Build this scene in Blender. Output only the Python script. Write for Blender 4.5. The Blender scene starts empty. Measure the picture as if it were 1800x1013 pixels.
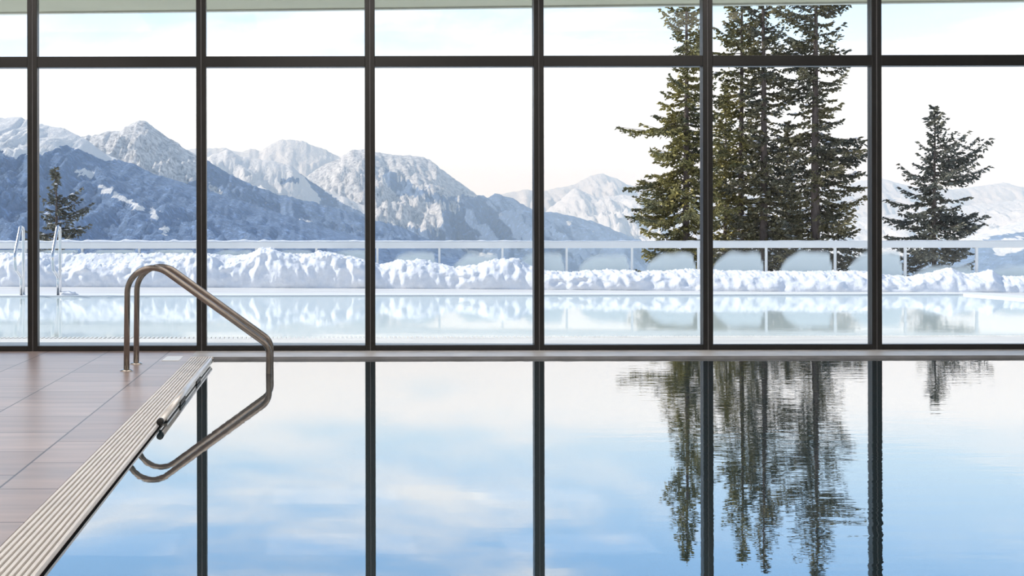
import bpy, math, random
import numpy as np
from mathutils import Vector, Matrix, noise

# ------------------------------------------------------------------ camera model
F = 2100.0; CX = 538.0; CY = 425.7; HC = 1.10; ROLL = 0.00195

def P(x, y, Z):
    """world point at depth Z whose image is (x, y) in the 1800x1013 photograph"""
    dx = x - CX; dy = (y - CY) + ROLL * dx
    return Vector((dx / F * Z, Z, HC - dy / F * Z))

def pix(X, Y, Z):
    dx = X / Y * F; dy = (HC - Z) / Y * F
    return CX + dx, CY + dy - ROLL * dx

C = bpy.context.scene.collection
rng = random.Random(7)

# ------------------------------------------------------------------ helpers
def mesh(name, verts, faces, m, parent=None, smooth=False):
    me = bpy.data.meshes.new(name)
    me.from_pydata([tuple(v) for v in verts], [], faces)
    me.update()
    if m: me.materials.append(m)
    if smooth:
        me.polygons.foreach_set('use_smooth', [True] * len(me.polygons))
    o = bpy.data.objects.new(name, me); C.objects.link(o)
    if parent: o.parent = parent
    return o

def np_mesh(name, V, Fc, m, parent=None, smooth=False):
    """V (n,3) array, Fc (k,3) triangle array"""
    me = bpy.data.meshes.new(name)
    n = len(V); k = len(Fc)
    me.vertices.add(n); me.vertices.foreach_set('co', np.asarray(V, dtype=np.float32).ravel())
    me.loops.add(k * 3); me.loops.foreach_set('vertex_index', np.asarray(Fc, dtype=np.int32).ravel())
    me.polygons.add(k)
    me.polygons.foreach_set('loop_start', np.arange(0, k * 3, 3, dtype=np.int32))
    me.polygons.foreach_set('loop_total', np.full(k, 3, dtype=np.int32))
    if smooth: me.polygons.foreach_set('use_smooth', np.ones(k, dtype=bool))
    me.update(calc_edges=True)
    me.materials.append(m)
    o = bpy.data.objects.new(name, me); C.objects.link(o)
    if parent: o.parent = parent
    return o

def box_vf(x0, x1, y0, y1, z0, z1, vs, fs):
    b = len(vs)
    vs += [(x0,y0,z0),(x1,y0,z0),(x1,y1,z0),(x0,y1,z0),(x0,y0,z1),(x1,y0,z1),(x1,y1,z1),(x0,y1,z1)]
    fs += [(b,b+3,b+2,b+1),(b+4,b+5,b+6,b+7),(b,b+1,b+5,b+4),(b+1,b+2,b+6,b+5),(b+2,b+3,b+7,b+6),(b+3,b,b+4,b+7)]

def boxes(name, lst, m, parent=None, bevel=0):
    vs, fs = [], []
    for b in lst: box_vf(*b, vs, fs)
    o = mesh(name, vs, fs, m, parent)
    if bevel:
        md = o.modifiers.new('bevel', 'BEVEL'); md.width = bevel; md.segments = 2; md.limit_method = 'ANGLE'
    return o

def sweep(name, pts, r, m, parent=None, n=16, cap=True):
    """round tube along a list of points"""
    pts = [Vector(p) for p in pts]
    vs, fs = [], []
    up = None
    for i, p in enumerate(pts):
        a = pts[max(i-1, 0)]; b = pts[min(i+1, len(pts)-1)]
        t = (b - a).normalized()
        if up is None:
            up = t.cross(Vector((0, 1, 0)))
            if up.length < 1e-3: up = t.cross(Vector((1, 0, 0)))
            up.normalize()
        up = (up - t * up.dot(t)).normalized()
        s = t.cross(up)
        rr = r[i] if isinstance(r, (list, tuple)) else r
        for k in range(n):
            q = 2 * math.pi * k / n
            vs.append(p + (up * math.cos(q) + s * math.sin(q)) * rr)
    for i in range(len(pts) - 1):
        for k in range(n):
            a = i*n + k; b = i*n + (k+1) % n
            fs.append((a, b, b+n, a+n))
    if cap:
        fs.append(tuple(range(n-1, -1, -1))); e = (len(pts)-1)*n
        fs.append(tuple(range(e, e+n)))
    o = mesh(name, vs, fs, m, parent, smooth=True)
    return o

def rounded(path, rad, seg=10):
    """polyline with filleted corners; rad per inner corner"""
    path = [Vector(p) for p in path]; out = [path[0]]
    for i in range(1, len(path)-1):
        p = path[i]; a = (path[i-1]-p); b = (path[i+1]-p)
        r = rad[i-1] if isinstance(rad, (list, tuple)) else rad
        an = a.normalized(); bn = b.normalized()
        half = an.angle(bn) / 2
        d = min(r / math.tan(half), a.length*.5, b.length*.5)
        r2 = d * math.tan(half)
        cen = p + (an + bn).normalized() * (r2 / math.sin(half))
        s = p + an*d - cen; e = p + bn*d - cen
        ang = s.angle(e)
        for k in range(seg+1):
            t = k/seg
            v = (s*math.sin((1-t)*ang) + e*math.sin(t*ang)) / math.sin(ang)
            out.append(cen + v)
    out.append(path[-1])
    return out

def lathe(name, prof, m, parent=None, n=28, loc=(0,0,0)):
    vs, fs = [], []
    for (r, z) in prof:
        for k in range(n):
            q = 2*math.pi*k/n
            vs.append((loc[0]+r*math.cos(q), loc[1]+r*math.sin(q), loc[2]+z))
    for i in range(len(prof)-1):
        for k in range(n):
            a = i*n+k; b = i*n+(k+1) % n
            fs.append((a, b, b+n, a+n))
    fs.append(tuple(range(n-1, -1, -1))); e = (len(prof)-1)*n; fs.append(tuple(range(e, e+n)))
    return mesh(name, vs, fs, m, parent, smooth=True)

def empty(name, loc=(0,0,0)):
    o = bpy.data.objects.new(name, None); C.objects.link(o); o.location = loc
    o.empty_display_size = .1
    return o

def tag(o, label=None, cat=None, group=None, kind=None):
    if label: o['label'] = label
    if cat: o['category'] = cat
    if group: o['group'] = group
    if kind: o['kind'] = kind
    return o

def interp(tab, x):
    if x <= tab[0][0]: return tab[0][1]
    for (a, ya), (b, yb) in zip(tab, tab[1:]):
        if x <= b: return ya + (yb-ya)*(x-a)/(b-a)
    return tab[-1][1]

# ------------------------------------------------------------------ materials
def new_mat(name):
    m = bpy.data.materials.new(name); m.use_nodes = True
    nt = m.node_tree; nt.nodes.clear()
    out = nt.nodes.new('ShaderNodeOutputMaterial')
    return m, nt, out

def nd(nt, t, **kw):
    n = nt.nodes.new('ShaderNode' + t)
    for k, v in kw.items():
        if k in n.inputs: n.inputs[k].default_value = v
        else: setattr(n, k, v)
    return n

def ramp(nt, stops, interp='LINEAR'):
    r = nt.nodes.new('ShaderNodeValToRGB'); cr = r.color_ramp; cr.interpolation = interp
    while len(cr.elements) > 1: cr.elements.remove(cr.elements[-1])
    cr.elements[0].position = stops[0][0]; cr.elements[0].color = stops[0][1]
    for p, c in stops[1:]:
        e = cr.elements.new(p); e.color = c
    return r

def c4(c): return (c[0], c[1], c[2], 1)

def mat(name, c, rough=.5, metal=0, var=.12, scale=6, bump=0, bscale=40, stretch=(1,1,1), ior=1.5):
    m, nt, out = new_mat(name)
    p = nd(nt, 'BsdfPrincipled'); p.inputs['Roughness'].default_value = rough
    p.inputs['Metallic'].default_value = metal; p.inputs['IOR'].default_value = ior
    tc = nd(nt, 'TexCoord'); mp = nd(nt, 'Mapping'); mp.inputs['Scale'].default_value = stretch
    nt.links.new(tc.outputs['Object'], mp.inputs['Vector'])
    n = nd(nt, 'TexNoise'); n.inputs['Scale'].default_value = scale; n.inputs['Detail'].default_value = 5
    nt.links.new(mp.outputs[0], n.inputs['Vector'])
    lo = [max(0, v*(1-var)) for v in c]; hi = [v*(1+var) for v in c]
    r = ramp(nt, [(.3, c4(lo)), (.7, c4(hi))])
    nt.links.new(n.outputs['Fac'], r.inputs['Fac']); nt.links.new(r.outputs['Color'], p.inputs['Base Color'])
    if bump:
        n2 = nd(nt, 'TexNoise'); n2.inputs['Scale'].default_value = bscale; n2.inputs['Detail'].default_value = 4
        nt.links.new(mp.outputs[0], n2.inputs['Vector'])
        b = nd(nt, 'Bump'); b.inputs['Strength'].default_value = bump; b.inputs['Distance'].default_value = .02
        nt.links.new(n2.outputs['Fac'], b.inputs['Height']); nt.links.new(b.outputs[0], p.inputs['Normal'])
    nt.links.new(p.outputs[0], out.inputs['Surface'])
    return m

M_frame = mat('anthracite powder coated aluminium', (.009,.009,.0095), .34, 0, .2, 3)
M_gasket = mat('grey rubber gasket', (.16,.16,.17), .5)
M_steel = mat('brushed stainless steel', (.27,.243,.222), .27, 1, .12, 30, stretch=(1,1,.2))
M_steel_out = mat('bright polished steel', (.72,.72,.72), .18, 1, .05)
M_cover = mat('polished steel cover plate', (.62,.58,.53), .2, 1, .05)
M_ledge = mat('pale grey stone ledge', (.58,.57,.56), .4, 0, .14, 5, bump=.15, bscale=60)
M_edge = mat('slate grey edge stone', (.24,.245,.26), .45, 0, .25, 8, stretch=(.6,4,4))
M_slat = mat('off white plastic grate slat', (.80,.775,.75), .4, 0, .05)
M_channel = mat('dark drain channel', (.012,.012,.013), 1.0, ior=1.0)
M_white = mat('white plaster', (.78,.78,.76), .8, 0, .03)
M_soffit = mat('sage painted soffit', (.54,.54,.42), .8, 0, .04, 1.5)
M_fascia = mat('pale grey fascia strip', (.62,.65,.60), .6, 0, .04)
M_barlight = mat('silver grab bar', (.75,.74,.73), .3, .6, .05)
M_black = mat('black rubber', (.012,.012,.012), .5)
M_railwhite = mat('white painted rail', (.90,.885,.84), .55, 0, .03, 2)
M_outdeck = mat('wet pale terrace stone', (.70,.685,.66), .5, 0, .12, 2.0, stretch=(.4,2,1))
M_outcope = mat('frosty white coping', (.80,.795,.78), .55, 0, .04, 3, stretch=(.3,1,1))
M_outgrate = mat('pale grating', (.66,.66,.65), .5)
M_bark = mat('spruce bark', (.13,.10,.085), .9, 0, .35, 3, stretch=(3,3,.6))
M_plate = mat('white enamel plate', (.86,.86,.84), .35, 0, .02)

def snow_material(name, c=(.86,.87,.90), bump=.5, sc=7, mottled=0.06):
    m, nt, out = new_mat(name)
    p = nd(nt, 'BsdfPrincipled'); p.inputs['Roughness'].default_value = .75
    tc = nd(nt, 'TexCoord')
    n = nd(nt, 'TexNoise'); n.inputs['Scale'].default_value = sc; n.inputs['Detail'].default_value = 8
    nt.links.new(tc.outputs['Object'], n.inputs['Vector'])
    r = ramp(nt, [(.3, c4([v*(1-mottled) for v in c])), (.7, c4([min(1, v*(1+mottled)) for v in c]))])
    nt.links.new(n.outputs['Fac'], r.inputs['Fac']); nt.links.new(r.outputs['Color'], p.inputs['Base Color'])
    b = nd(nt, 'Bump'); b.inputs['Strength'].default_value = bump; b.inputs['Distance'].default_value = .06
    nt.links.new(n.outputs['Fac'], b.inputs['Height']); nt.links.new(b.outputs[0], p.inputs['Normal'])
    nt.links.new(p.outputs[0], out.inputs['Surface'])
    return m
M_snow = snow_material('packed snow')
M_snowfar = snow_material('hillside snow', bump=.3, sc=.4)

def foliage_material(name, a, b, sc):
    m, nt, out = new_mat(name)
    p = nd(nt, 'BsdfPrincipled'); p.inputs['Roughness'].default_value = .7
    tc = nd(nt, 'TexCoord')
    n = nd(nt, 'TexNoise'); n.inputs['Scale'].default_value = sc; n.inputs['Detail'].default_value = 3
    nt.links.new(tc.outputs['Object'], n.inputs['Vector'])
    r = ramp(nt, [(.38, c4(a)), (.62, c4(b))])
    nt.links.new(n.outputs['Fac'], r.inputs['Fac']); nt.links.new(r.outputs['Color'], p.inputs['Base Color'])
    nt.links.new(p.outputs[0], out.inputs['Surface'])
    return m
M_fol_olive = foliage_material('olive spruce needles', (.15,.155,.085), (.33,.28,.08), .35)
M_fol_dark = foliage_material('dark spruce needles', (.125,.13,.10), (.26,.225,.11), .4)
M_fol_grey = foliage_material('grey green spruce needles', (.13,.14,.12), (.20,.195,.14), .6)

def glass_material():
    m, nt, out = new_mat('clear window glass')
    tr = nd(nt, 'BsdfTransparent'); tr.inputs['Color'].default_value = (.985,.99,.99,1)
    gl = nd(nt, 'BsdfGlossy'); gl.inputs['Roughness'].default_value = .0
    fr = nd(nt, 'Fresnel'); fr.inputs['IOR'].default_value = 1.25
    mx = nd(nt, 'MixShader')
    nt.links.new(fr.outputs[0], mx.inputs[0]); nt.links.new(tr.outputs[0], mx.inputs[1]); nt.links.new(gl.outputs[0], mx.inputs[2])
    nt.links.new(mx.outputs[0], out.inputs['Surface'])
    return m
M_glass = glass_material()

def frost_material():
    """milky frost and stuck snow: dense in the lower right of each pane, soft towards its rim (object space, metres)"""
    m, nt, out = new_mat('milky frost on glass')
    tr = nd(nt, 'BsdfTransparent')
    df = nd(nt, 'BsdfDiffuse'); df.inputs['Color'].default_value = (.88,.93,.92,1)
    tl = nd(nt, 'BsdfTranslucent'); tl.inputs['Color'].default_value = (.93,.96,.95,1)
    m1 = nd(nt, 'MixShader'); m1.inputs[0].default_value = .45
    nt.links.new(df.outputs[0], m1.inputs[1]); nt.links.new(tl.outputs[0], m1.inputs[2])
    at = nd(nt, 'Attribute'); at.attribute_name = 'cover'
    mx = nd(nt, 'MixShader')
    nt.links.new(at.outputs['Fac'], mx.inputs[0]); nt.links.new(tr.outputs[0], mx.inputs[1]); nt.links.new(m1.outputs[0], mx.inputs[2])
    nt.links.new(mx.outputs[0], out.inputs['Surface'])
    return m
M_frost = frost_material()

def water_material(name, body, refl_lo, refl_hi, bump, sx, sy, tint=(1,1,1), dist=.01, calm=False, rough=0.0):
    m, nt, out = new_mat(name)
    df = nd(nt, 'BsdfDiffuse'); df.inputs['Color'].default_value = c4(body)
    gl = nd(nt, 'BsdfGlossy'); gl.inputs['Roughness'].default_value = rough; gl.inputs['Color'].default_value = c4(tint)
    geo = nd(nt, 'NewGeometry')
    mp = nd(nt, 'Mapping'); mp.inputs['Scale'].default_value = (sx, sy, 1)
    nt.links.new(geo.outputs['Position'], mp.inputs['Vector'])
    n = nd(nt, 'TexNoise'); n.inputs['Scale'].default_value = 1; n.inputs['Detail'].default_value = 3; n.inputs['Roughness'].default_value = .5
    nt.links.new(mp.outputs[0], n.inputs['Vector'])
    # patches where the breeze ruffles the surface
    n2 = nd(nt, 'TexNoise'); n2.inputs['Scale'].default_value = .5; n2.inputs['Detail'].default_value = 2
    nt.links.new(geo.outputs['Position'], n2.inputs['Vector'])
    r2 = ramp(nt, [(.35, (.3,.3,.3,1)), (.65, (1,1,1,1))])
    nt.links.new(n2.outputs['Fac'], r2.inputs['Fac'])
    mm = nd(nt, 'Math', operation='MULTIPLY')
    nt.links.new(n.outputs['Fac'], mm.inputs[0]); nt.links.new(r2.outputs['Color'], mm.inputs[1])
    if calm:   # the left end of the pool lies calm, the right is ruffled by the inlet jets
        sx_ = nd(nt, 'SeparateXYZ'); nt.links.new(geo.outputs['Position'], sx_.inputs[0])
        cm = nd(nt, 'MapRange'); cm.interpolation_type = 'SMOOTHSTEP'
        cm.inputs['From Min'].default_value = .2; cm.inputs['From Max'].default_value = 2.8
        cm.inputs['To Min'].default_value = .16; cm.inputs['To Max'].default_value = 1
        nt.links.new(sx_.outputs['X'], cm.inputs['Value'])
        m3 = nd(nt, 'Math', operation='MULTIPLY'); nt.links.new(mm.outputs[0], m3.inputs[0]); nt.links.new(cm.outputs[0], m3.inputs[1])
        mm = m3
    b = nd(nt, 'Bump'); b.inputs['Strength'].default_value = bump; b.inputs['Distance'].default_value = dist
    nt.links.new(mm.outputs[0], b.inputs['Height'])
    nt.links.new(b.outputs[0], gl.inputs['Normal'])
    lw = nd(nt, 'LayerWeight'); lw.inputs['Blend'].default_value = .5
    mr = nd(nt, 'MapRange'); mr.inputs['From Min'].default_value = .70; mr.inputs['From Max'].default_value = .95
    mr.inputs['To Min'].default_value = refl_lo; mr.inputs['To Max'].default_value = refl_hi
    nt.links.new(lw.outputs['Facing'], mr.inputs['Value'])
    mx = nd(nt, 'MixShader')
    nt.links.new(mr.outputs[0], mx.inputs[0]); nt.links.new(df.outputs[0], mx.inputs[1]); nt.links.new(gl.outputs[0], mx.inputs[2])
    nt.links.new(mx.outputs[0], out.inputs['Surface'])
    return m
M_water_in = water_material('indoor pool water', (.012,.035,.05), .46, .80, .10, 2.2, 9.0, calm=True)
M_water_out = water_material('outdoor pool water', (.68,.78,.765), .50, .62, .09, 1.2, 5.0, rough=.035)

def deck_material():
    m, nt, out = new_mat('brown grey porcelain tiles')
    p = nd(nt, 'BsdfPrincipled'); p.inputs['Specular IOR Level'].default_value = .9
    geo = nd(nt, 'NewGeometry')
    mp = nd(nt, 'Mapping'); mp.inputs['Rotation'].default_value = (0, 0, 0)
    mp.inputs['Location'].default_value = (1.345+.6*12, .06, 0)
    nt.links.new(geo.outputs['Position'], mp.inputs['Vector'])
    # columns of tiles run towards the window: swap x and y so brick rows follow x
    sp = nd(nt, 'SeparateXYZ'); cb = nd(nt, 'CombineXYZ')
    nt.links.new(mp.outputs[0], sp.inputs[0]); nt.links.new(sp.outputs['Y'], cb.inputs['X']); nt.links.new(sp.outputs['X'], cb.inputs['Y'])
    br = nd(nt, 'TexBrick'); br.offset = .5
    br.inputs['Scale'].default_value = 1; br.inputs['Brick Width'].default_value = .62; br.inputs['Row Height'].default_value = .6
    br.inputs['Mortar Size'].default_value = .006; br.inputs['Mortar Smooth'].default_value = .2
    br.inputs['Color1'].default_value = (.38,.30,.275,1); br.inputs['Color2'].default_value = (.48,.39,.36,1)
    br.inputs['Mortar'].default_value = (.07,.055,.05,1)
    nt.links.new(cb.outputs[0], br.inputs['Vector'])
    mp2 = nd(nt, 'Mapping'); mp2.inputs['Scale'].default_value = (.9, 7, 1)
    nt.links.new(geo.outputs['Position'], mp2.inputs['Vector'])
    n = nd(nt, 'TexNoise'); n.inputs['Scale'].default_value = 1.4; n.inputs['Detail'].default_value = 6
    nt.links.new(mp2.outputs[0], n.inputs['Vector'])
    r = ramp(nt, [(.3, (.78,.78,.78,1)), (.7, (1.2,1.2,1.2,1))])
    nt.links.new(n.outputs['Fac'], r.inputs['Fac'])
    mx = nd(nt, 'MixRGB'); mx.blend_type = 'MULTIPLY'; mx.inputs[0].default_value = 1
    nt.links.new(br.outputs['Color'], mx.inputs[1]); nt.links.new(r.outputs['Color'], mx.inputs[2])
    nt.links.new(mx.outputs[0], p.inputs['Base Color'])
    rr = nd(nt, 'MapRange'); rr.inputs['To Min'].default_value = .24; rr.inputs['To Max'].default_value = .38
    nt.links.new(n.outputs['Fac'], rr.inputs['Value']); nt.links.new(rr.outputs[0], p.inputs['Roughness'])
    b = nd(nt, 'Bump'); b.inputs['Strength'].default_value = .35; b.inputs['Distance'].default_value = .003; b.invert = True
    nt.links.new(br.outputs['Fac'], b.inputs['Height'])
    b2 = nd(nt, 'Bump'); b2.inputs['Strength'].default_value = .12; b2.inputs['Distance'].default_value = .01
    nt.links.new(n.outputs['Fac'], b2.inputs['Height']); nt.links.new(b.outputs[0], b2.inputs['Normal'])
    nt.links.new(b2.outputs[0], p.inputs['Normal'])
    nt.links.new(p.outputs[0], out.inputs['Surface'])
    return m
M_deck = deck_material()

def mountain_material(name, forest, rock, nscale):
    m, nt, out = new_mat(name)
    p = nd(nt, 'BsdfPrincipled'); p.inputs['Roughness'].default_value = .9
    p.inputs['Specular IOR Level'].default_value = .1
    geo = nd(nt, 'NewGeometry')
    n = nd(nt, 'TexNoise'); n.inputs['Scale'].default_value = nscale; n.inputs['Detail'].default_value = 9; n.inputs['Roughness'].default_value = .62
    nt.links.new(geo.outputs['Position'], n.inputs['Vector'])
    nf = nd(nt, 'TexNoise'); nf.inputs['Scale'].default_value = nscale*7; nf.inputs['Detail'].default_value = 5; nf.inputs['Roughness'].default_value = .7
    nt.links.new(geo.outputs['Position'], nf.inputs['Vector'])
    at = nd(nt, 'Attribute'); at.attribute_name = 'forest'
    # forest cover = mask + noise
    mxn = nd(nt, 'MixRGB'); mxn.inputs[0].default_value = .45; nt.links.new(n.outputs['Fac'], mxn.inputs[1]); nt.links.new(nf.outputs['Fac'], mxn.inputs[2])
    s = nd(nt, 'Math', operation='SUBTRACT'); nt.links.new(mxn.outputs[0], s.inputs[0]); s.inputs[1].default_value = .5
    s2 = nd(nt, 'Math', operation='MULTIPLY_ADD'); nt.links.new(s.outputs[0], s2.inputs[0]); s2.inputs[1].default_value = 2.6
    nt.links.new(at.outputs['Fac'], s2.inputs[2])
    fr = ramp(nt, [(.42, (0,0,0,1)), (.58, (1,1,1,1))]); nt.links.new(s2.outputs[0], fr.inputs['Fac'])
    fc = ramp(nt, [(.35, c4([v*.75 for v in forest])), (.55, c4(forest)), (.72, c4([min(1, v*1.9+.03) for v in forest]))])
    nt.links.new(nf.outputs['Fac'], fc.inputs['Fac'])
    # rock on steep ground
    at2 = nd(nt, 'Attribute'); at2.attribute_name = 'rock'
    s3 = nd(nt, 'Math', operation='MULTIPLY_ADD'); nt.links.new(nf.outputs['Fac'], s3.inputs[0]); s3.inputs[1].default_value = 1.6
    nt.links.new(at2.outputs['Fac'], s3.inputs[2])
    rr = ramp(nt, [(.98, (0,0,0,1)), (1.0, (0,0,0,1))])
    mr = nd(nt, 'MapRange'); mr.inputs['From Min'].default_value = 1.22; mr.inputs['From Max'].default_value = 1.62
    nt.links.new(s3.outputs[0], mr.inputs['Value'])
    m1 = nd(nt, 'MixRGB'); m1.inputs[1].default_value = (.93,.925,.92,1); m1.inputs[2].default_value = c4(rock)
    nt.links.new(mr.outputs[0], m1.inputs[0])
    m2 = nd(nt, 'MixRGB'); nt.links.new(fr.outputs['Color'], m2.inputs[0]); nt.links.new(m1.outputs[0], m2.inputs[1]); nt.links.new(fc.outputs['Color'], m2.inputs[2])
    nt.links.new(m2.outputs[0], p.inputs['Base Color'])
    bp = nd(nt, 'Bump'); bp.inputs['Strength'].default_value = .9; bp.inputs['Distance'].default_value = .12/nscale
    nt.links.new(nf.outputs['Fac'], bp.inputs['Height']); nt.links.new(bp.outputs[0], p.inputs['Normal'])
    nt.links.new(p.outputs[0], out.inputs['Surface'])
    nt.nodes.remove(rr)
    return m

# ------------------------------------------------------------------ indoor shell
WY = 11.80        # front face of the curtain wall
DZ = .025         # deck level above the water
X0, SP = -2.703, 1.6687
ex = -.87         # water edge of the side deck
XL, XR = X0 - 2*SP, X0 + 7*SP

def struct(o): o['kind'] = 'structure'; return o

struct(boxes('floor', [(XL, -1.085, -4, WY+.12, -.3, DZ)], M_deck))
struct(boxes('trim_1', [(-1.085, XR, 11.205, WY+.12, -.3, DZ)], M_ledge))
struct(boxes('trim_2', [(-.868, XR, 11.19, 11.205, -.3, DZ-.001)], M_edge))
struct(boxes('wall_left', [(XL-.2, XL, -4, WY+.12, -.3, 4.35)], M_white))
struct(boxes('wall_right', [(XR, XR+.2, -4, WY+.12, -1.5, 4.35)], M_white))
struct(boxes('wall_back', [(XL-.2, XR+.2, -4.2, -4, -1.5, 4.35)], M_white))
struct(boxes('ceiling', [(XL-.2, XR+.2, -4.2, WY+.12, 4.35, 4.6)], M_white))
struct(boxes('wall_front', [(XL, XR, WY, WY+.12, 3.96, 4.35)], M_white))
struct(boxes('wall_basin_left', [(-1.09, -.887, -4, 11.205, -1.4, -.03)], M_channel))
struct(boxes('wall_basin_front', [(-.887, XR, 11.206, 11.3, -1.4, -.301)], M_channel))

o = boxes('pool_water', [(-.886, XR-.005, -3.995, 11.205, -1.3, 0)], M_water_in)
tag(o, 'still indoor pool water mirroring blue sky, clouds and spruces', 'water')

# overflow grate: long slats over a dark channel
g = empty('overflow_grate', (-.98, 3.5, 0))
boxes('channel', [(-1.084+.98, -.87+.98, -7.5, 7.69, -.03, .004)], M_channel, g)
n = 9; pitch = .2135/n
boxes('slat', [(-1.081+.98+i*pitch, -1.081+.98+i*pitch+pitch*.58, -7.5, 7.68, .004, DZ+.002) for i in range(n)], M_slat, g, bevel=.002)
boxes('end_bar', [(-1.084+.98, -.871+.98, 7.675, 7.69, .004, DZ+.003)], M_slat, g)
tag(g, 'long white slatted overflow grate between brown tiles and indoor pool', 'grate')

# grab bar lying along the grate's water edge
b = empty('edge_grab_bar', (-.862, 7.06, .03))
sweep('bar', [(0, 0, .012), (0, 3.66, .012)], .019, M_barlight, b)
boxes('mounting_rail', [(-.022, .012, .25, 3.6, -.022, -.006)], M_barlight, b, bevel=.003)
sweep('end_cap', [(0, -.035, .012), (0, .012, .012)], .0205, M_black, b)
lathe('end_foot', [(.001,-.022), (.009,-.021), (.009,.0), (.001,.002)], M_black, b, loc=(0,-.01,0))
for y in (.95, 2.15):
    boxes('bracket', [(-.02, .02, y, y+.33, -.026, -.002)], M_black, b)
tag(b, 'silver round bar with black end cap along the grate edge', 'bar')

o = boxes('floor_plate', [(-1.31, -1.155, 10.82, 11.24, DZ, DZ+.004)], M_plate, bevel=.001)
tag(o, 'small white rectangular plate set in the deck near window', 'plate')

# unseen glowing panels added under the ceiling to brighten the hall
def emis(name, c, e):
    m, nt, out = new_mat(name)
    em = nd(nt, 'Emission'); em.inputs['Color'].default_value = c4(c); em.inputs['Strength'].default_value = e
    nt.links.new(em.outputs[0], out.inputs['Surface']); return m
M_fill = emis('warm white fill panel glow', (1,.91,.83), 3.3)
LL = 'broad warm white fill panel added unseen above the indoor pool hall'
for iy, y in enumerate((-1.5, 2.5, 6.5, 10.0)):
    for ix, x in enumerate((-3.6, .6, 4.8)):
        t = empty('added_fill_panel', (x, y, 4.35))
        boxes('housing', [(-1.35, 1.35, -.75, .75, -.08, 0)], M_white, t)
        boxes('added_fill_glow', [(-1.3, 1.3, -.7, .7, -.095, -.081)], M_fill, t)
        tag(t, LL, 'lamp', 'added fill panels under the pool hall ceiling')

# pair of handrails dipping into the indoor pool
def handrail(Z, label):
    g = empty('pool_handrail', ((222-CX)/F*9.99, Z, DZ))
    k = 9.99/F
    X = lambda px: (px-223.5)*k
    H = lambda py: HC - (py-CY+ROLL*(350-CX))*k - DZ
    pts = [(X(223.5),0,0), (X(225.5),0,H(455)), (X(272),0,H(463)), (X(473.5),0,H(609)), (X(472),0,-.75)]
    pts = [(X(223.5),0,0), (X(226),0,H(429.5)), (X(474),0,H(609)), (X(472),0,-.72)]
    path = rounded(pts, [.21,.14], 16)
    sweep('tube', path, .0245, M_steel, g, n=24)
    lathe('cover_plate', [(.001,0), (.056,0), (.056,.004), (.045,.012), (.027,.016), (.001,.016)], M_cover, g)
    tag(g, label, 'handrail', 'handrails into the indoor pool')
handrail(9.99, 'nearer of two bent steel handrails dipping into indoor pool')
handrail(10.56, 'farther of two bent steel handrails dipping into indoor pool')

# ------------------------------------------------------------------ curtain wall: one window per bay
TZ = 2.885; TOP = 3.96
half = .049; gap = .004
for i in range(9):
    a = X0 + (i-2)*SP; c = a + SP
    a0, c0 = a+gap, c-gap
    y0, y1 = WY, WY+.10
    w = boxes('window_%d' % (i+1), [
        (a0, a0+half-gap, y0, y1, DZ, TOP), (c0-half+gap, c0, y0, y1, DZ, TOP),
        (a0+half-gap, c0-half+gap, y0, y1, DZ, DZ+.053), (a0+half-gap, c0-half+gap, y0, y1, TZ-.053, TZ+.053),
        (a0+half-gap, c0-half+gap, y0, y1, TOP-.05, TOP)], M_frame, bevel=.004)
    struct(w)
    for (z0, z1) in ((DZ+.053, TZ-.053), (TZ+.053, TOP-.05)):
        boxes('window_pane', [(a+half, c-half, y0+.045, y0+.057, z0, z1)], M_glass, w)
for i in range(10):
    a = X0 + (i-2)*SP
    struct(boxes('trim_%d' % (i+3), [(a-gap, a+gap, WY+.006, WY+.095, DZ, TOP)], M_gasket))

# roof overhang outside
pA = P(60, 21.4, 14.15); pB = P(1550, 3.0, 13.63)
sl = (pB.y-pA.y)/(pB.x-pA.x)
ye = lambda X: pA.y + sl*(X-pA.x)
xa, xb = -9.0, 13.0
zs = 3.83
vs = [(xa,WY+.13,zs),(xb,WY+.13,zs),(xb,ye(xb),zs),(xa,ye(xa),zs),(xa,WY+.13,zs+.3),(xb,WY+.13,zs+.3),(xb,ye(xb),zs+.3),(xa,ye(xa),zs+.3)]
fs = [(0,3,2,1),(4,5,6,7),(0,1,5,4),(1,2,6,5),(2,3,7,6),(3,0,4,7)]
o = mesh('roof_soffit', vs, fs, M_soffit); struct(o)
vs = [(xa,ye(xa)-.02,zs-.02),(xb,ye(xb)-.02,zs-.02),(xb,ye(xb)+.05,zs-.02),(xa,ye(xa)+.05,zs-.02),(xa,ye(xa)-.02,zs+.32),(xb,ye(xb)-.02,zs+.32),(xb,ye(xb)+.05,zs+.32),(xa,ye(xa)+.05,zs+.32)]
struct(mesh('roof_fascia', vs, fs, M_fascia))
struct(boxes('roof_slab', [(XL-.2, XR+.2, -4.2, WY+.13, 4.6, 4.75)], M_white))

# ------------------------------------------------------------------ terrace and outdoor pool
PN, PF, PR = 13.62, 24.1, 13.25      # near edge, far edge, right edge of the outdoor pool
struct(boxes('terrace_near', [(-14, 18, WY+.13, 13.34, -.4, DZ)], M_outdeck))
struct(boxes('terrace_far', [(-14, 18, 25.0, 31.5, -.4, DZ)], M_outdeck))
struct(boxes('terrace_right', [(PR+.75, 18, 13.34, 25.0, -.4, DZ)], M_outdeck))
struct(boxes('pool_coping', [(-14, PR+.75, PF, 25.0, -.4, DZ+.005), (PR, PR+.75, 13.62, PF, -.4, DZ+.005)], M_outcope, bevel=.01))
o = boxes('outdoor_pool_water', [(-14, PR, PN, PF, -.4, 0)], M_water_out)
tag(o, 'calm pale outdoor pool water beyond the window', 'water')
g = empty('outdoor_grate', (0, 13.34, 0))
boxes('channel', [(-14, PR, .0, .28, -.1, .002)], M_channel, g)
n = int((PR+9)/.05)
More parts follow.
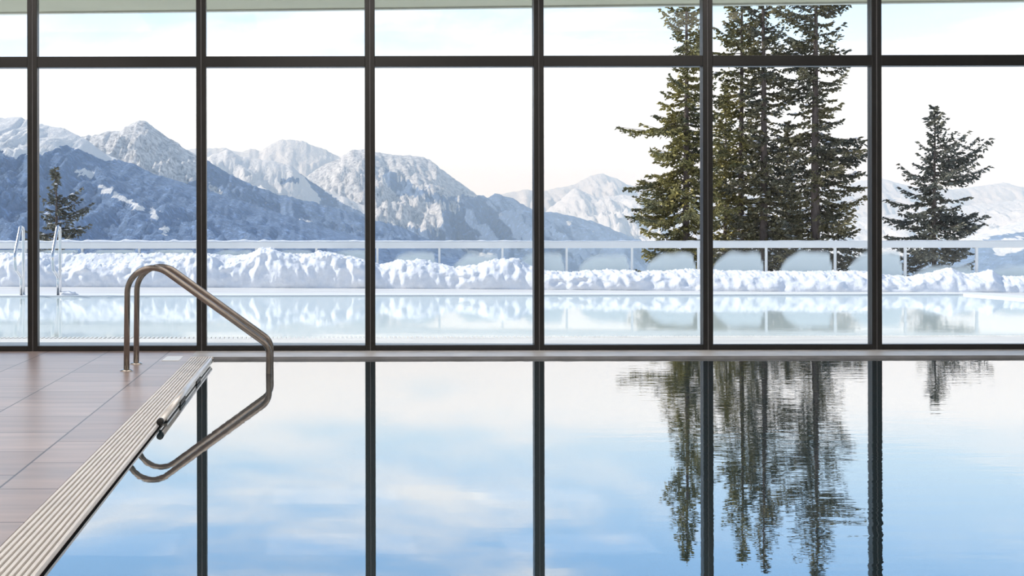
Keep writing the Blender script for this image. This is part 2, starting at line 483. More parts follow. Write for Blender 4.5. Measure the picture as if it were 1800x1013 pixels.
boxes('grate_bar', [(-9+i*.05, -9+i*.05+.026, .01, .27, .002, DZ) for i in range(n)], M_outgrate, g)
tag(g, 'thin comb-like overflow grate along near edge of outdoor pool', 'grate')

# outdoor ladder rails
def grab_rail(xpost, label):
    Zp = 24.45
    Xw = (xpost-CX)/F*Zp
    g = empty('ladder_handrail', (Xw, Zp, DZ))
    def W(px, py, dxr=0):
        Z = Xw*F/(px-CX)
        return (0, Z-Zp, P(px, py, Z).z-DZ)
    k = xpost-41.2
    s = (CX-xpost)/(CX-41.2)
    q = lambda px, py: W(xpost+(px-41.2)*s, py)
    pts = [(0,0,0), q(41.2,402), q(36,399), q(25.2,452), q(27.5,474), q(37,487), q(37.3,522), (0, q(37.3,522)[1], -.3)]
    sweep('tube', rounded(pts, [.05,.05,.25,.12,.10,.02], 8), .032, M_steel_out, g, n=12)
    lathe('cover_plate', [(.001,0), (.05,0), (.045,.012), (.022,.016), (.001,.016)], M_steel_out, g, n=16)
    tag(g, label, 'handrail', 'ladder rails of the outdoor pool')
grab_rail(41.2, 'left steel ladder rail at far edge of outdoor pool')
grab_rail(105.5, 'right steel ladder rail at far edge of outdoor pool')

def lump(name, c, s, seed, m):
    bm_v, bm_f = [], []
    nu, nv = 20, 10
    for j in range(nv+1):
        th = math.pi*.5*j/nv
        for i in range(nu):
            q = 2*math.pi*i/nu
            p = Vector((math.cos(q)*math.sin(th), math.sin(q)*math.sin(th), math.cos(th)))
            d = 1 + .5*noise.noise(p*2.3+Vector((seed,0,0)))
            bm_v.append((c[0]+p.x*s[0]*d, c[1]+p.y*s[1]*d, c[2]+p.z*s[2]*d))
    for j in range(nv):
        for i in range(nu):
            a = j*nu+i; b2 = j*nu+(i+1) % nu
            bm_f.append((a, a+nu, b2+nu, b2))
    bm_f.append(tuple(range(nv*nu, nv*nu+nu)))
    return mesh(name, bm_v, bm_f, m, smooth=True)
cp = P(120, 518, 24.5)
tag(lump('snow_clump', (cp.x, 24.4, DZ), (.2,.14,.07), 3, M_snow), 'small snow clump on pool edge beside right ladder rail', 'snow')

# ------------------------------------------------------------------ railing (slightly oblique to the pool)
def railZ(px): return 1/((1/30.2) + (1/26.3-1/30.2)*px/1800)
def baseZ(px):
    y = interp([(-200,503),(0,504),(350,505.5),(700,507.5),(1100,510.5),(1400,513),(1800,514.5),(2000,515)], px)
    dy = (y-CY)+ROLL*(px-CX)
    return (HC-DZ)*F/dy
A = P(144.4, 425, railZ(144.4)); B = P(1591, 425, railZ(1591))
A = Vector((A.x, A.y, 0)); B = Vector((B.x, B.y, 0))
step = (B-A)/13; d = step.normalized(); nrm = Vector((d.y, -d.x, 0))   # towards the camera
ang = math.atan2(d.y, d.x)
R = empty('glass_railing', (A.x, A.y, DZ)); R.rotation_euler = (0,0,ang)
L = step.length
RT = 1.10-DZ; RB = .945-DZ
i0, i1 = -4, 18
boxes('top_rail', [(i0*L, i1*L, -.07, .07, RB, RT)], M_railwhite, R, bevel=.01)
for i in range(i0, i1+1):
    boxes('post', [(i*L-.025, i*L+.025, -.03, .03, 0, RB)], M_railwhite, R, bevel=.004)
frrng = random.Random(3)
for i in range(i0, i1):
    gp = boxes('glass_panel', [(i*L+.03, (i+1)*L-.03, -.006, .006, .08, RB-.02)], M_glass, R)
    # frost: a thin crust on the inner face, grid so that its cover can fade at the rim
    nx, nz = 30, 22
    x0, x1 = i*L+.035, (i+1)*L-.05
    vs, fs, cov = [], [], []
    ppx = pix(*(A + d*(i+.5)*L + Vector((0,0,.8))))[0]
    lean = .30 + frrng.uniform(-.06,.10); topf = .86+frrng.uniform(-.05,.04)
    if ppx < 360: lean = -.25; topf = 1.0
    elif ppx < 660: lean = .02; topf = .93
    elif ppx > 1650: lean = .1; topf = .5
    for yy in (-.0075, -.0105):
        for jz in range(nz+1):
            for jx in range(nx+1):
                u = jx/nx; v = jz/nz
                vs.append((x0+(x1-x0)*u, yy, .08+(RB-.11)*v))
                # superellipse shifted to the right post
                rx = (1-u)/(1-lean*.85) if u < 1 else 0
                left = max(0, (.62-u)/(.62-lean*.45))
                right = max(0, (u-.90)/.10)
                hgt = topf*(1-left**2.6)**.5 if left < 1 else 0
                hgt *= (1-right**3)
                e = (hgt - v)/.10 + .5*noise.noise(Vector((i*3+u*5, v*4, 1)))
                cov.append(max(0, min(1, .5+e*.5))*(.93 if ppx < 660 else .86))
    m1 = (nx+1)*(nz+1)
    for jz in range(nz):
        for jx in range(nx):
            a = jz*(nx+1)+jx
            fs.append((a, a+1, a+nx+2, a+nx+1)); fs.append((m1+a, m1+a+nx+1, m1+a+nx+2, m1+a+1))
    fo = mesh('frost', vs, fs, M_frost, gp)
    at = fo.data.attributes.new('cover', 'FLOAT', 'POINT'); at.data.foreach_set('value', cov)
tag(R, 'white railing of clear frosted glass panels along terrace edge', 'railing')

# snow cap on the rail
vs, fs = [], []
nu = 900; ring = 7
for i in range(nu+1):
    s = i0*L + (i1-i0)*L*i/nu
    px = pix(*(A + d*s + Vector((0,0,1.1))))[0]
    h0 = interp([(-200,.07),(620,.055),(800,.035),(1100,.018),(2000,.012)], px)
    hh = h0*(.55+.9*abs(noise.noise(Vector((s*1.1,0,0))))+.8*max(0, noise.noise(Vector((s*4,5,0)))))
    for k in range(ring):
        t = k/(ring-1); yy = -.07+.14*t
        zz = RT + hh*math.sin(math.pi*t)**.5 if 0 < t < 1 else RT
        p = A + d*s + Vector((-d.y, d.x, 0))*yy
        vs.append((p.x, p.y, DZ+zz))
for i in range(nu):
    for k in range(ring-1):
        a = i*ring+k; fs.append((a, a+ring, a+ring+1, a+1))
    fs.append((i*ring, i*ring+ring-1, (i+1)*ring+ring-1, (i+1)*ring))
o = mesh('snow_ridge', vs, fs, M_snow, smooth=True)
tag(o, 'thin line of snow lying along the white railing top', 'snow')

# snow bank in front of the railing
top = [(-200,446),(0,448),(40,447),(75,455),(110,472),(150,462),(200,466),(250,457),(300,460),(335,450),(365,448),(395,462),(430,454),(455,440),(475,437),(500,447),(530,452),(560,443),(600,449),(640,458),(668,466),(700,459),(740,458),(765,463),(800,471),(840,467),(868,457),(912,456),(930,468),(960,477),(1000,480),(1050,476),(1100,476),(1125,479),(1150,478),(1200,475),(1300,478),(1400,479),(1500,478),(1540,480),(1560,486),(1600,488),(1640,480),(1672,473),(1692,482),(1720,482),(1742,476),(1760,488),(1800,487),(2000,485)]
vs, fs = [], []
nu, nv = 1500, 44
for i in range(nu+1):
    px = -150 + 2150*i/nu
    zb = baseZ(px); zr = railZ(px)-.10
    zc = zb + .55*(zr-zb)
    crest = P(px, interp(top, px), zc).z
    for j in range(nv+1):
        t = j/nv
        if t < .6:
            q = t/.6
            Z = zb + (zc-zb)*(q**1.5)
            h = crest*math.sin(q*math.pi/2)**.8
        else:
            q = (t-.6)/.4
            Z = zc + (zr-zc)*q
            back = interp([(-200,447),(340,447),(400,450),(520,448),(600,450),(640,462),(660,520)], px)
            hb = P(px, back, zr).z
            h = crest*(1-.28*q*q) if back > 500 else max(crest*(1-.28*q*q), crest+(hb-crest)*min(1, q*1.6))
        p = P(px, 425, Z)
        w = math.sin(min(1, t/.6)*math.pi)**.5 if t < .6 else .35
        base = Vector((p.x, 0, t*1.4))
        bl = noise.noise(base*1.1)*.14 + abs(noise.noise(base*2.7+Vector((9,0,0))))*.10 + noise.noise(base*6)*.07
        cl = Vector((p.x*5, t*6, 2)); top_w = .35+.65*min(1, max(0, (t-.18)*4)); fine = ((.3-abs(noise.noise(cl)))*.045 + (.3-abs(noise.noise(cl*2.3)))*.03 + noise.noise(base*16)*.014 + noise.noise(base*34)*.009)*top_w
        edge = max(0, min(1, t*6))
        yy = Z + (bl-.08)*w*1.1
        zz = h + edge*(fine*1.6 + .05*noise.noise(base*4+Vector((0,7,0)))*min(1,crest))
        yy += fine*1.5*edge
        yy = min(yy, zr)
        vs.append((p.x, yy, max(DZ*.2, zz) if j else 0.0))
    # close the back
for i in range(nu):
    for j in range(nv):
        a = i*(nv+1)+j; fs.append((a, a+nv+1, a+nv+2, a+1))
bk = len(vs)
for i in range(nu+1):
    p = vs[i*(nv+1)+nv]; vs.append((p[0], p[1], 0.0))
for i in range(nu):
    fs.append((i*(nv+1)+nv, (i+1)*(nv+1)+nv, bk+i+1, bk+i))
o = mesh('snow_bank', vs, fs, M_snow, smooth=True)
tag(o, 'long lumpy bank of shovelled snow before the glass railing', 'snow')

# ------------------------------------------------------------------ ground beyond
vs, fs = [], []
nx, ny = 60, 50
for j in range(ny+1):
    Y = 31.0 + 330*(j/ny)**1.5
    for i in range(nx+1):
        X = -120 + 300*i/nx
        z = -.6 - (Y-31)*.14 + noise.noise(Vector((X*.03, Y*.03, 0)))*min(4, (Y-31)*.06)
        vs.append((X, Y, z))
for j in range(ny):
    for i in range(nx):
        a = j*(nx+1)+i; fs.append((a, a+1, a+nx+2, a+nx+1))
struct(mesh('hillside_ground', vs, fs, M_snowfar, smooth=True))
def gz(Y): return -.6-(Y-31)*.14

# ------------------------------------------------------------------ spruces
def spruce(label, px, Z, top_y, env, seed, folm, snow=.0, dens=9, tuft=1.0, twist=0, trunk_r=.30, gaps=.0, longs=()):
    r = np.random.default_rng(seed)
    bx = (px-CX)/F*Z; zb = gz(Z)-1.0
    ztop = P(px, top_y, Z).z
    H = ztop - zb
    root = empty('spruce_tree', (bx, Z, zb))
    # trunk
    tp = []; tr = []
    for i in range(26):
        t = i/25
        tp.append((.12*math.sin(t*5+seed)*t, .12*math.cos(t*4+seed)*t, H*t))
        tr.append(trunk_r*(1-t)**.85+.02)
    sweep('trunk', tp, tr, M_bark, root, n=12)
    cen, dr, sz = [], [], []
    bV, bF = [], []
    sc, ss = [], []
    def limb(p0, p1, p2, r0):
        b = len(bV)
        for (p, rr) in ((p0, r0), (p1, r0*.65), (p2, r0*.18)):
            for k in range(3):
                q = 2*math.pi*k/3
                bV.append((p[0]+rr*math.cos(q)*.7, p[1]+rr*math.cos(q+2)*.7, p[2]+rr*math.sin(q)))
        for lv in range(2):
            for k in range(3):
                a = b+lv*3+k; c = b+lv*3+(k+1) % 3
                bF.append((a, c, c+3)); bF.append((a, c+3, a+3))
    nb = int(H*dens*1.2)
    jobs = []
    for i in range(nb):
        h = H*(1-.985*(i+r.random())/nb)     # height on trunk
        fr = (H-h)                           # metres below top
        az = i*2.39996 + r.normal(0,.5)
        # envelope in metres for this height; env maps metres-below-top -> (left, right) reach
        side = math.cos(az)
        el = interp(env[0], fr); er = interp(env[1], fr)
        reach = (er*(1+side)/2 + el*(1-side)/2)
        clump = .68+.95*noise.noise(Vector((fr*.6, az*.8, seed)))
        Lb = reach*1.22*max(.35, clump+.1)*r.uniform(.6,1.08)
        if r.random() < gaps+.04: continue
        jobs.append((h, az, Lb))
    for (fr, az, Lb) in longs:
        jobs.append((H-fr, az, Lb)); jobs.append((H-fr-.25, az+.12, Lb*.85)); jobs.append((H-fr+.2, az-.1, Lb*.75))
    for (h, az, Lb) in jobs:
        fr = H-h; rel = fr/H
        dx, dy = math.cos(az), math.sin(az)
        a = .55 - 1.15*min(1, rel*2.6) + r.normal(0,.08); bcurv = .30+.28*r.random()
        if rel > .3: bcurv += .1
        def pt(s): return np.array((dx*Lb*s, dy*Lb*s, h + Lb*(a*s + bcurv*s*s)))
        limb(pt(0), pt(.5), pt(1), .018+.02*Lb/3)
        ns = max(4, int(Lb/.20))
        fold = r.uniform(.5,1)
        for k in range(ns):
            s = .12 + .88*(k+r.random()*.8)/ns
            p = pt(s)
            if r.random() > .72+.5*s: continue
            tl = min(1.25, .18+Lb*.34*(1.12-s))*r.uniform(.6,1.15)
            for sg in (-1, 1):
                if r.random() < .12: continue
                fd = .75+.4*r.random()
                td = np.array((dx*fd - sg*dy, dy*fd + sg*dx, -.30*fold+r.normal(0,.22)))
                td /= np.linalg.norm(td)
                m_ = max(1, int(tl/.17))
                for q in range(m_):
                    u = (q+.6*r.random())/m_
                    c = p + td*tl*u + np.array((0,0,-.20*tl*u*u)) + r.normal(0,.035,3)
                    cen.append(c); dr.append(td*.9+r.normal(0,.45,3)); sz.append(.25*r.uniform(.6,1.3)*tuft)
            cen.append(p); dr.append(np.array((dx,dy,.1))+r.normal(0,.3,3)); sz.append(.30*tuft)
            if r.random() < 2.2*snow*(.3+1.0*min(1, rel*1.6)):
                sc.append(p+np.array((r.normal(0,.1), r.normal(0,.1), .07))); ss.append(r.uniform(.10,.26))
    # leader
    for k in range(14):
        cen.append(np.array((0,0,H-.1*k))); dr.append(r.normal(0,.3,3)+np.array((0,0,.9))); sz.append(.28*tuft)
    cen = np.array(cen); dr = np.array(dr); sz = np.array(sz)[:,None]
    dr /= np.linalg.norm(dr, axis=1)[:,None]
    ref = r.normal(0,1,dr.shape); s1 = np.cross(dr, ref); s1 /= np.linalg.norm(s1,axis=1)[:,None]; s2 = np.cross(dr, s1)
    w = sz*.17
    V = np.stack([cen-dr*sz*.25+s1*w, cen-dr*sz*.25-s1*w*.5+s2*w*.87, cen-dr*sz*.25-s1*w*.5-s2*w*.87, cen+dr*sz*.95,
                  cen+dr*sz*.25+s1*w*2.3+s2*w*.6, cen+dr*sz*.2-s1*w*2.0+s2*w*1.2], axis=1).reshape(-1,3)
    nb_ = len(cen); base = (np.arange(nb_)*6)[:,None,None]
    T = np.array([(0,1,3),(1,2,3),(2,0,3),(0,2,1),(0,3,4),(1,5,3)])[None]
    np_mesh('foliage', V, (base+T).reshape(-1,3), folm, root)
    np_mesh('branches', np.array(bV), np.array(bF), M_bark, root)
    if sc:
        sc = np.array(sc); n_ = len(sc); ss = np.array(ss)
        an = np.linspace(0, 2*math.pi, 6)[:-1]
        ringv = np.stack([np.cos(an), np.sin(an), np.zeros(5)], 1)
        tmpl = np.vstack([ringv, [(0,0,.45)], [(0,0,-.15)]])
        V = sc[:,None,:] + tmpl[None]*ss[:,None,None]*r.uniform(.6,1.3,(n_,7,1))
        T = [(k,(k+1)%5,5) for k in range(5)]+[((k+1)%5,k,6) for k in range(5)]
        so = np_mesh('snow', V.reshape(-1,3), ((np.arange(n_)*7)[:,None,None]+np.array(T)[None]).reshape(-1,3), M_snow, root)
        so['label'] = 'white snow resting on the boughs'; so['kind'] = 'stuff'
    tag(root, label, 'tree', 'spruces beyond the railing')
    return root

def E(pts, k): return [(a, b*k) for a, b in pts]
W96 = 96/F
def envpx(lst, top_y, Z):   # (y px, reach px) -> (metres below top, metres)
    k = Z/F
    return [((y-top_y)*k, max(.15, w*k)) for y, w in lst]
Zt = 96
spruce('tall olive spruce at left of the tall group, half behind window mullion', 1206, 95, -92,
       (envpx([(-92,3),(-20,22),(40,36),(100,28),(170,42),(210,76),(250,70),(290,86),(340,110),(390,100),(440,86),(520,100)], -92, 95),
        envpx([(-92,3),(-20,20),(60,42),(140,52),(250,60),(440,70),(520,70)], -92, 95)),
       11, M_fol_olive, snow=.02, dens=10, trunk_r=.36)
spruce('tall thin-trunked spruce just right of the mullion, second of the tall group', 1303, 98, -95,
       (envpx([(-95,3),(-30,26),(40,52),(120,56),(250,62),(440,72),(520,80)], -95, 98),
        envpx([(-95,3),(-30,22),(40,42),(120,48),(250,54),(440,60),(520,60)], -95, 98)),
       23, M_fol_olive, snow=.03, dens=8, trunk_r=.34, gaps=.08)
spruce('tall spruce with thick trunk, third of the tall group', 1342, 95, -108,
       (envpx([(-108,3),(-30,20),(40,34),(120,42),(250,50),(440,66),(520,60)], -108, 95),
        envpx([(-108,3),(-30,32),(40,50),(120,54),(200,42),(300,52),(440,70),(520,60)], -108, 95)),
       37, M_fol_dark, snow=.04, dens=8, trunk_r=.42, gaps=.1)
spruce('tall open-branched dark spruce at right end of the tall group', 1434, 93, -125,
       (envpx([(-125,3),(-30,32),(20,62),(60,68),(120,70),(200,62),(300,70),(440,84),(520,70)], -125, 93),
        envpx([(-125,3),(-30,36),(20,58),(70,46),(125,60),(180,46),(240,74),(280,96),(330,76),(390,86),(440,100),(520,100)], -125, 93)),
       41, M_fol_dark, snow=.035, dens=8, trunk_r=.46, gaps=.06,
       longs=((145*93/F, -.15, 3.6),(360*93/F, .1, 4.6),(395*93/F, -.1, 4.4)))
spruce('small lone spruce standing right of the last mullion', 1643, 89, 190,
       (envpx([(190,3),(225,18),(262,38),(300,42),(340,72),(400,84),(440,90),(520,90)], 190, 89),
        envpx([(190,3),(225,26),(262,46),(290,70),(330,60),(380,70),(420,66),(520,80)], 190, 89)),
       53, M_fol_grey, snow=.01, dens=9, trunk_r=.24, tuft=.9,
       longs=((95*89/F, .05, 4.3),(118*89/F, -.3, 3.6),(190*89/F, .1, 4.1),(178*89/F, .5, 3.6)))
spruce('small sparse spruce at far left behind the outdoor ladder', 97, 80, 297,
       (envpx([(297,3),(330,14),(370,22),(400,40),(440,60),(500,60)], 297, 80),
        envpx([(297,3),(330,12),(370,30),(400,36),(440,52),(500,60)], 297, 80)),
       67, M_fol_grey, snow=.03, dens=9, trunk_r=.22, tuft=.85, gaps=.1,
       longs=((60*80/F, .1, 1.9),(80*80/F, -.05, 2.6),(110*80/F, .2, 2.3)))
spruce('low bushy spruce in the undergrowth between the tall trunks', 1385, 104, 215,
       (envpx([(215,3),(260,24),(320,40),(440,66),(520,80)], 215, 104),
        envpx([(215,3),(260,20),(320,36),(440,60),(520,80)], 215, 104)),
       71, M_fol_dark, snow=.12, dens=9, trunk_r=.25)
spruce('lower spruce with snowy boughs behind the last mullion of the tall group', 1275, 103, 150,
       (envpx([(150,3),(200,24),(320,44),(440,66),(520,80)], 150, 103),
        envpx([(150,3),(200,20),(320,40),(440,60),(520,80)], 150, 103)),
       79, M_fol_olive, snow=.07, dens=8, trunk_r=.25)

# ------------------------------------------------------------------ mountains
def inpoly(x, y, poly):
    c = False; j = len(poly)-1
    for i in range(len(poly)):
        xi, yi = poly[i]; xj, yj = poly[j]
        if (yi > y) != (yj > y) and x < (xj-xi)*(y-yi)/(yj-yi)+xi: c = not c
        j = i
    return c

def mountain(name, D, crest, xr, df, db, forest_polys, m, label, seed, spur=.25, foot_y=540, jag=1.2, rocky=0.0, clear=(), stepx=2.5, nv=110):
    x = xr[0]; cols = []
    while x <= xr[1]: cols.append(x); x += stepx
    vs, fs, fo, ro = [], [], [], []
    for px in cols:
        jy = jag*(noise.noise(Vector((px*.05, seed, 0)))*1.8 + noise.noise(Vector((px*.17, seed, 3)))*1.5 + noise.noise(Vector((px*.4, seed, 6)))*.9)
        c = P(px, interp(crest, px)+jy, D)
        foot = P(px, foot_y, D-df).z
        for j in range(nv+1):
            v = -1 + 2*j/nv
            if v <= 0:
                t = -v
                Y = D - df*t
                base = foot; s = (1-t)**1.15
            else:
                t = v; Y = D + db*t; base = foot; s = (1-t)**1.0
            X = c.x
            relief = (c.z-foot)
            q = Vector((X, Y, 0))/ (D*.05)
            ridge = (1-2*abs(noise.noise(q*Vector((1.6,.55,1)).x*Vector((1,0,0)) + Vector((0, q.y*.55, seed)))))
            ridge2 = noise.noise(Vector((q.x*4.2, q.y*1.9, seed+5)))
            ridge3 = noise.noise(Vector((q.x*11, q.y*6, seed+9))) + .7*(.4-abs(noise.noise(Vector((q.x*22, q.y*10, seed+2))))) + .4*noise.noise(Vector((q.x*48, q.y*26, seed+4)))
            win = math.sin(min(1, t*1.0)*math.pi)**.75 if 0 < t < 1 else 0
            z = base + relief*s + relief*spur*win*(.55*ridge-.35 + .32*ridge2 + .20*ridge3)
            if v < 0:
                # never rise above the crest as seen from the terrace
                lim = HC + (c.z-HC)*Y/D - (D*.0006 + relief*.02*t)
                z = min(z, lim)
            vs.append((X, Y, z))
            ppx, ppy = pix(X, Y, z)
            wob = 5*noise.noise(Vector((ppx*.03, ppy*.05, seed)))
            f = 0.0
            for poly in forest_polys:
                if inpoly(ppx+wob, ppy+wob, poly): f = .86
            for poly in clear:
                if inpoly(ppx+wob, ppy+wob*.5, poly): f = 0.22
            fo.append(f); ro.append(rocky)
    n = nv+1
    for i in range(len(cols)-1):
        for j in range(nv):
            a = i*n+j; fs.append((a, a+n, a+n+1, a+1))
    o = mesh(name, vs, fs, m, smooth=True)
    for nm, vals in (('forest', fo), ('rock', ro)):
        at = o.data.attributes.new(nm, 'FLOAT', 'POINT'); at.data.foreach_set('value', vals)
    tag(o, label, 'mountain')
    return o

HAZE_FOREST = (.165,.255,.43)  # forest albedo with the blue of distant haze mixed into it
m_near = mountain_material('near forested mountain', HAZE_FOREST, (.30,.31,.34), .010)
m_mid = mountain_material('middle mountain', HAZE_FOREST, (.26,.28,.33), .007)
m_far = mountain_material('far snow mountain', HAZE_FOREST, (.40,.44,.5), .0035)

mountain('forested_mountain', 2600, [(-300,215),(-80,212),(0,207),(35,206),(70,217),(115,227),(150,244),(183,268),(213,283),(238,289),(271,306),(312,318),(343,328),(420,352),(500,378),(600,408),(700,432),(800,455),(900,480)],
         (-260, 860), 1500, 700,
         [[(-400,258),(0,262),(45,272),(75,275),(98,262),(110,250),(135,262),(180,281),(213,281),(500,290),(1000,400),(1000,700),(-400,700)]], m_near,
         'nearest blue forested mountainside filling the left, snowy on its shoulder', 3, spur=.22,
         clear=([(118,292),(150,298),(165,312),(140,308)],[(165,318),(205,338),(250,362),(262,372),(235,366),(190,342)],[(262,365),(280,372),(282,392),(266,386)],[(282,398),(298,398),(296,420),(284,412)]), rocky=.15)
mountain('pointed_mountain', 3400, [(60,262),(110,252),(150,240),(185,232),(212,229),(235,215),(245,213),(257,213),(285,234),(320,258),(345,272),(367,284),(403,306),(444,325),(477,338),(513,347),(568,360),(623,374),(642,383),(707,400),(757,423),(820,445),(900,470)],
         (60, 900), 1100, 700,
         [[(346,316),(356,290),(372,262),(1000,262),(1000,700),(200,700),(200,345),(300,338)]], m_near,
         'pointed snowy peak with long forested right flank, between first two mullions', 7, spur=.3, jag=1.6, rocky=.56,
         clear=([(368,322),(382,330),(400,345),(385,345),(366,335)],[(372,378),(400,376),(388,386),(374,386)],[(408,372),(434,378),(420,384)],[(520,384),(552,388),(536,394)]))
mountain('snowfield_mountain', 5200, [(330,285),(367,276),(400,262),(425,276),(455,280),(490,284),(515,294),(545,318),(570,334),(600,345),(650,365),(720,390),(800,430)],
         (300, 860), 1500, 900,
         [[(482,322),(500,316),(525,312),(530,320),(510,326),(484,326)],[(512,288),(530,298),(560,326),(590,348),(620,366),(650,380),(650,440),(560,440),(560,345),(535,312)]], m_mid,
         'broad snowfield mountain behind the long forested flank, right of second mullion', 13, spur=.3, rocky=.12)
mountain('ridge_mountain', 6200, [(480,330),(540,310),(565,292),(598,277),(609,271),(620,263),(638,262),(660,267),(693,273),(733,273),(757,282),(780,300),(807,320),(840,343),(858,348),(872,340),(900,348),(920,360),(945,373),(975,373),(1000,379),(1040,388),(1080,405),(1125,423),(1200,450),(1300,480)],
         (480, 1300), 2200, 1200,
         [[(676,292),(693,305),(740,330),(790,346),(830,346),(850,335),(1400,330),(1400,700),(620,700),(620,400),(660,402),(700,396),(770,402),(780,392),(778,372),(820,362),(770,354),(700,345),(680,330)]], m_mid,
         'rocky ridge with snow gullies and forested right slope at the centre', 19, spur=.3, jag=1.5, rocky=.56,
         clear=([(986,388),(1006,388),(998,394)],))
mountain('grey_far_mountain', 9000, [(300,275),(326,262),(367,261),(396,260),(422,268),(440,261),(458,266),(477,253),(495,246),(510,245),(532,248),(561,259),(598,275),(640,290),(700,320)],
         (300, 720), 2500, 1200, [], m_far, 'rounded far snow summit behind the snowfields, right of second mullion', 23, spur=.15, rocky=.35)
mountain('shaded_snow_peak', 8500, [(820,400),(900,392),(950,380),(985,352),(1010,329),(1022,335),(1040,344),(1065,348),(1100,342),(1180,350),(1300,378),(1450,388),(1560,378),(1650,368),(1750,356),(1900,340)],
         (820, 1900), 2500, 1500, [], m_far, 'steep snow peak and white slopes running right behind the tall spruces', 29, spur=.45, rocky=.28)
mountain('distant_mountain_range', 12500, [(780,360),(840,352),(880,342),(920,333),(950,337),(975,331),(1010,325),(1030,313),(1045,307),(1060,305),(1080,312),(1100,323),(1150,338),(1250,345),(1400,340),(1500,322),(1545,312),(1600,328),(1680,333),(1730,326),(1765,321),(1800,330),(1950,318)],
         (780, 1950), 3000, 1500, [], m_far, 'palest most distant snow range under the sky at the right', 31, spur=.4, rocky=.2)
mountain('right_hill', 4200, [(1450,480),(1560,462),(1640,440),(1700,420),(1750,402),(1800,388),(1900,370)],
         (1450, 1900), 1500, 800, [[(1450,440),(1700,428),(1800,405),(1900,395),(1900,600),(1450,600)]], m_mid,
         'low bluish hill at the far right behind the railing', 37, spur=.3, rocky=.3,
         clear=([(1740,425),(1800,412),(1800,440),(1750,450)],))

# valley haze: thin real scattering air in front of and around the mountains
def haze():
    m, nt, out = new_mat('cold valley air')
    s = nd(nt, 'VolumeScatter'); s.inputs['Color'].default_value = (.60,.79,1,1); s.inputs['Density'].default_value = 1.25e-4
    s.inputs['Anisotropy'].default_value = .0
    nt.links.new(s.outputs[0], out.inputs['Volume'])
    o = boxes('valley_haze', [(-6000, 12000, 500, 13500, -900, 800)], m)
    tag(o, 'thin bluish haze hanging over the valley and mountains', 'haze', kind='stuff')
haze()

SKY_BACK, SKY_FRONT = .95, 1.32
# ------------------------------------------------------------------ world and sun
w = bpy.data.worlds.new('alpine sky'); bpy.context.scene.world = w; w.use_nodes = True
nt = w.node_tree; nt.nodes.clear()
out = nt.nodes.new('ShaderNodeOutputWorld'); bg = nt.nodes.new('ShaderNodeBackground')
tc = nd(nt, 'TexCoord'); sep = nd(nt, 'SeparateXYZ'); nt.links.new(tc.outputs['Generated'], sep.inputs[0])
blue = ramp(nt, [(0, (.88,.97,1,1)), (.10, (.80,.90,.98,1)), (.16, (.54,.76,.98,1)), (.25, (.26,.54,.97,1)), (.5, (.30,.48,.80,1)), (1, (.22,.38,.70,1))])
nt.links.new(sep.outputs['Z'], blue.inputs['Fac'])
mp = nd(nt, 'Mapping'); mp.inputs['Scale'].default_value = (2.6, 2.6, 11); mp.inputs['Location'].default_value = (1.7, 0, .4)
nt.links.new(tc.outputs['Generated'], mp.inputs['Vector'])
n = nd(nt, 'TexNoise'); n.inputs['Scale'].default_value = 1.5; n.inputs['Detail'].default_value = 9; n.inputs['Roughness'].default_value = .55; n.inputs['Distortion'].default_value = .3
nt.links.new(mp.outputs[0], n.inputs['Vector'])
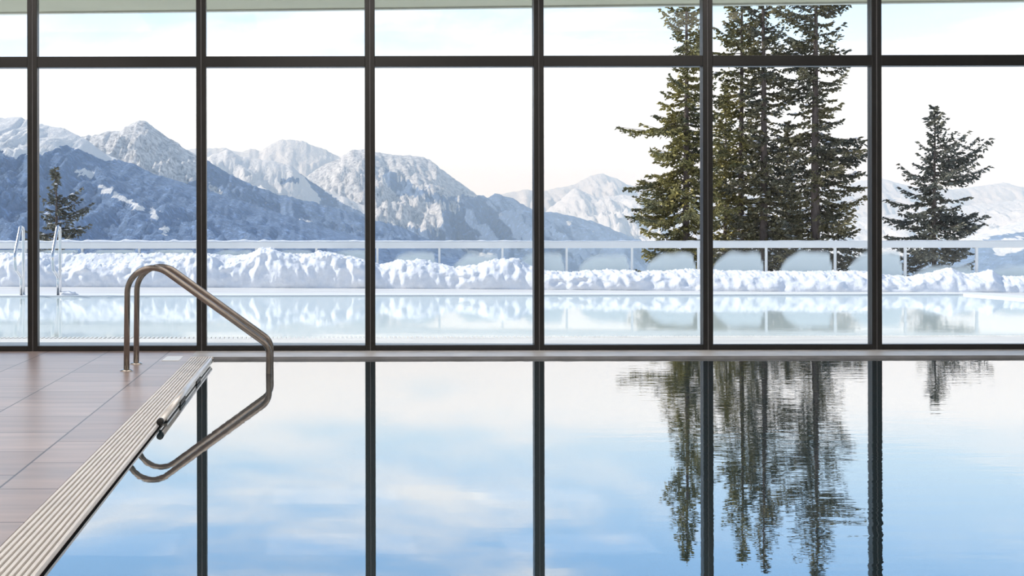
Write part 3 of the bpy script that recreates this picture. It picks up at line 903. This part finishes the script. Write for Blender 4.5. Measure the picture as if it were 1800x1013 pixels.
# cover falls off with height
cv = nd(nt, 'MapRange'); cv.inputs['From Min'].default_value = .08; cv.inputs['From Max'].default_value = .19
cv.inputs['To Min'].default_value = .42; cv.inputs['To Max'].default_value = .02
nt.links.new(sep.outputs['Z'], cv.inputs['Value'])
ad = nd(nt, 'Math', operation='ADD'); nt.links.new(n.outputs['Fac'], ad.inputs[0]); nt.links.new(cv.outputs[0], ad.inputs[1])
cr = ramp(nt, [(.46, (0,0,0,1)), (.76, (1,1,1,1))], 'EASE'); nt.links.new(ad.outputs[0], cr.inputs['Fac'])
mx = nd(nt, 'MixRGB'); nt.links.new(cr.outputs['Color'], mx.inputs[0]); nt.links.new(blue.outputs['Color'], mx.inputs[1])
mx.inputs[2].default_value = (.93,.965,1,1)
nt.links.new(mx.outputs[0], bg.inputs['Color'])
# thin bright cloud veil on the side where the sun stands, dimmer clear sky opposite
gl = nd(nt, 'MapRange'); gl.inputs['From Min'].default_value = -.35; gl.inputs['From Max'].default_value = .85; gl.interpolation_type = 'SMOOTHSTEP'
gl.inputs['To Min'].default_value = SKY_BACK; gl.inputs['To Max'].default_value = SKY_FRONT
nt.links.new(sep.outputs['Y'], gl.inputs['Value'])
up = nd(nt, 'MapRange'); up.inputs['From Min'].default_value = .22; up.inputs['From Max'].default_value = .6
up.inputs['To Min'].default_value = 1; up.inputs['To Max'].default_value = .55
nt.links.new(sep.outputs['Z'], up.inputs['Value'])
gm = nd(nt, 'Math', operation='MULTIPLY'); nt.links.new(gl.outputs[0], gm.inputs[0]); nt.links.new(up.outputs[0], gm.inputs[1])
nt.links.new(gm.outputs[0], bg.inputs['Strength'])
nt.links.new(bg.outputs[0], out.inputs['Surface'])

sun = bpy.data.lights.new('sun', 'SUN'); sun.energy = 3.4; sun.angle = math.radians(.6); sun.color = (1,.95,.88)
so = bpy.data.objects.new('sun', sun); C.objects.link(so)
so.rotation_euler = Vector((-.78,.24,.58)).to_track_quat('Z', 'Y').to_euler()

# ------------------------------------------------------------------ camera
cam = bpy.data.cameras.new('camera'); co = bpy.data.objects.new('camera', cam); C.objects.link(co)
cam.sensor_width = 36; cam.lens = 36*F/1800
cam.shift_x = (900-CX)/1800; cam.shift_y = -(506.5-CY)/1800
cam.clip_start = .05; cam.clip_end = 60000
a = ROLL
co.matrix_world = Matrix(((math.cos(a), math.sin(a), 0, 0), (0, 0, -1, 0), (-math.sin(a), math.cos(a), 0, HC), (0,0,0,1)))
s = bpy.context.scene; s.camera = co
s.view_settings.view_transform = 'Standard'; s.view_settings.look = 'None'
s.view_settings.gamma = 1; s.view_settings.use_curve_mapping = False
s.view_settings.exposure = 0.42
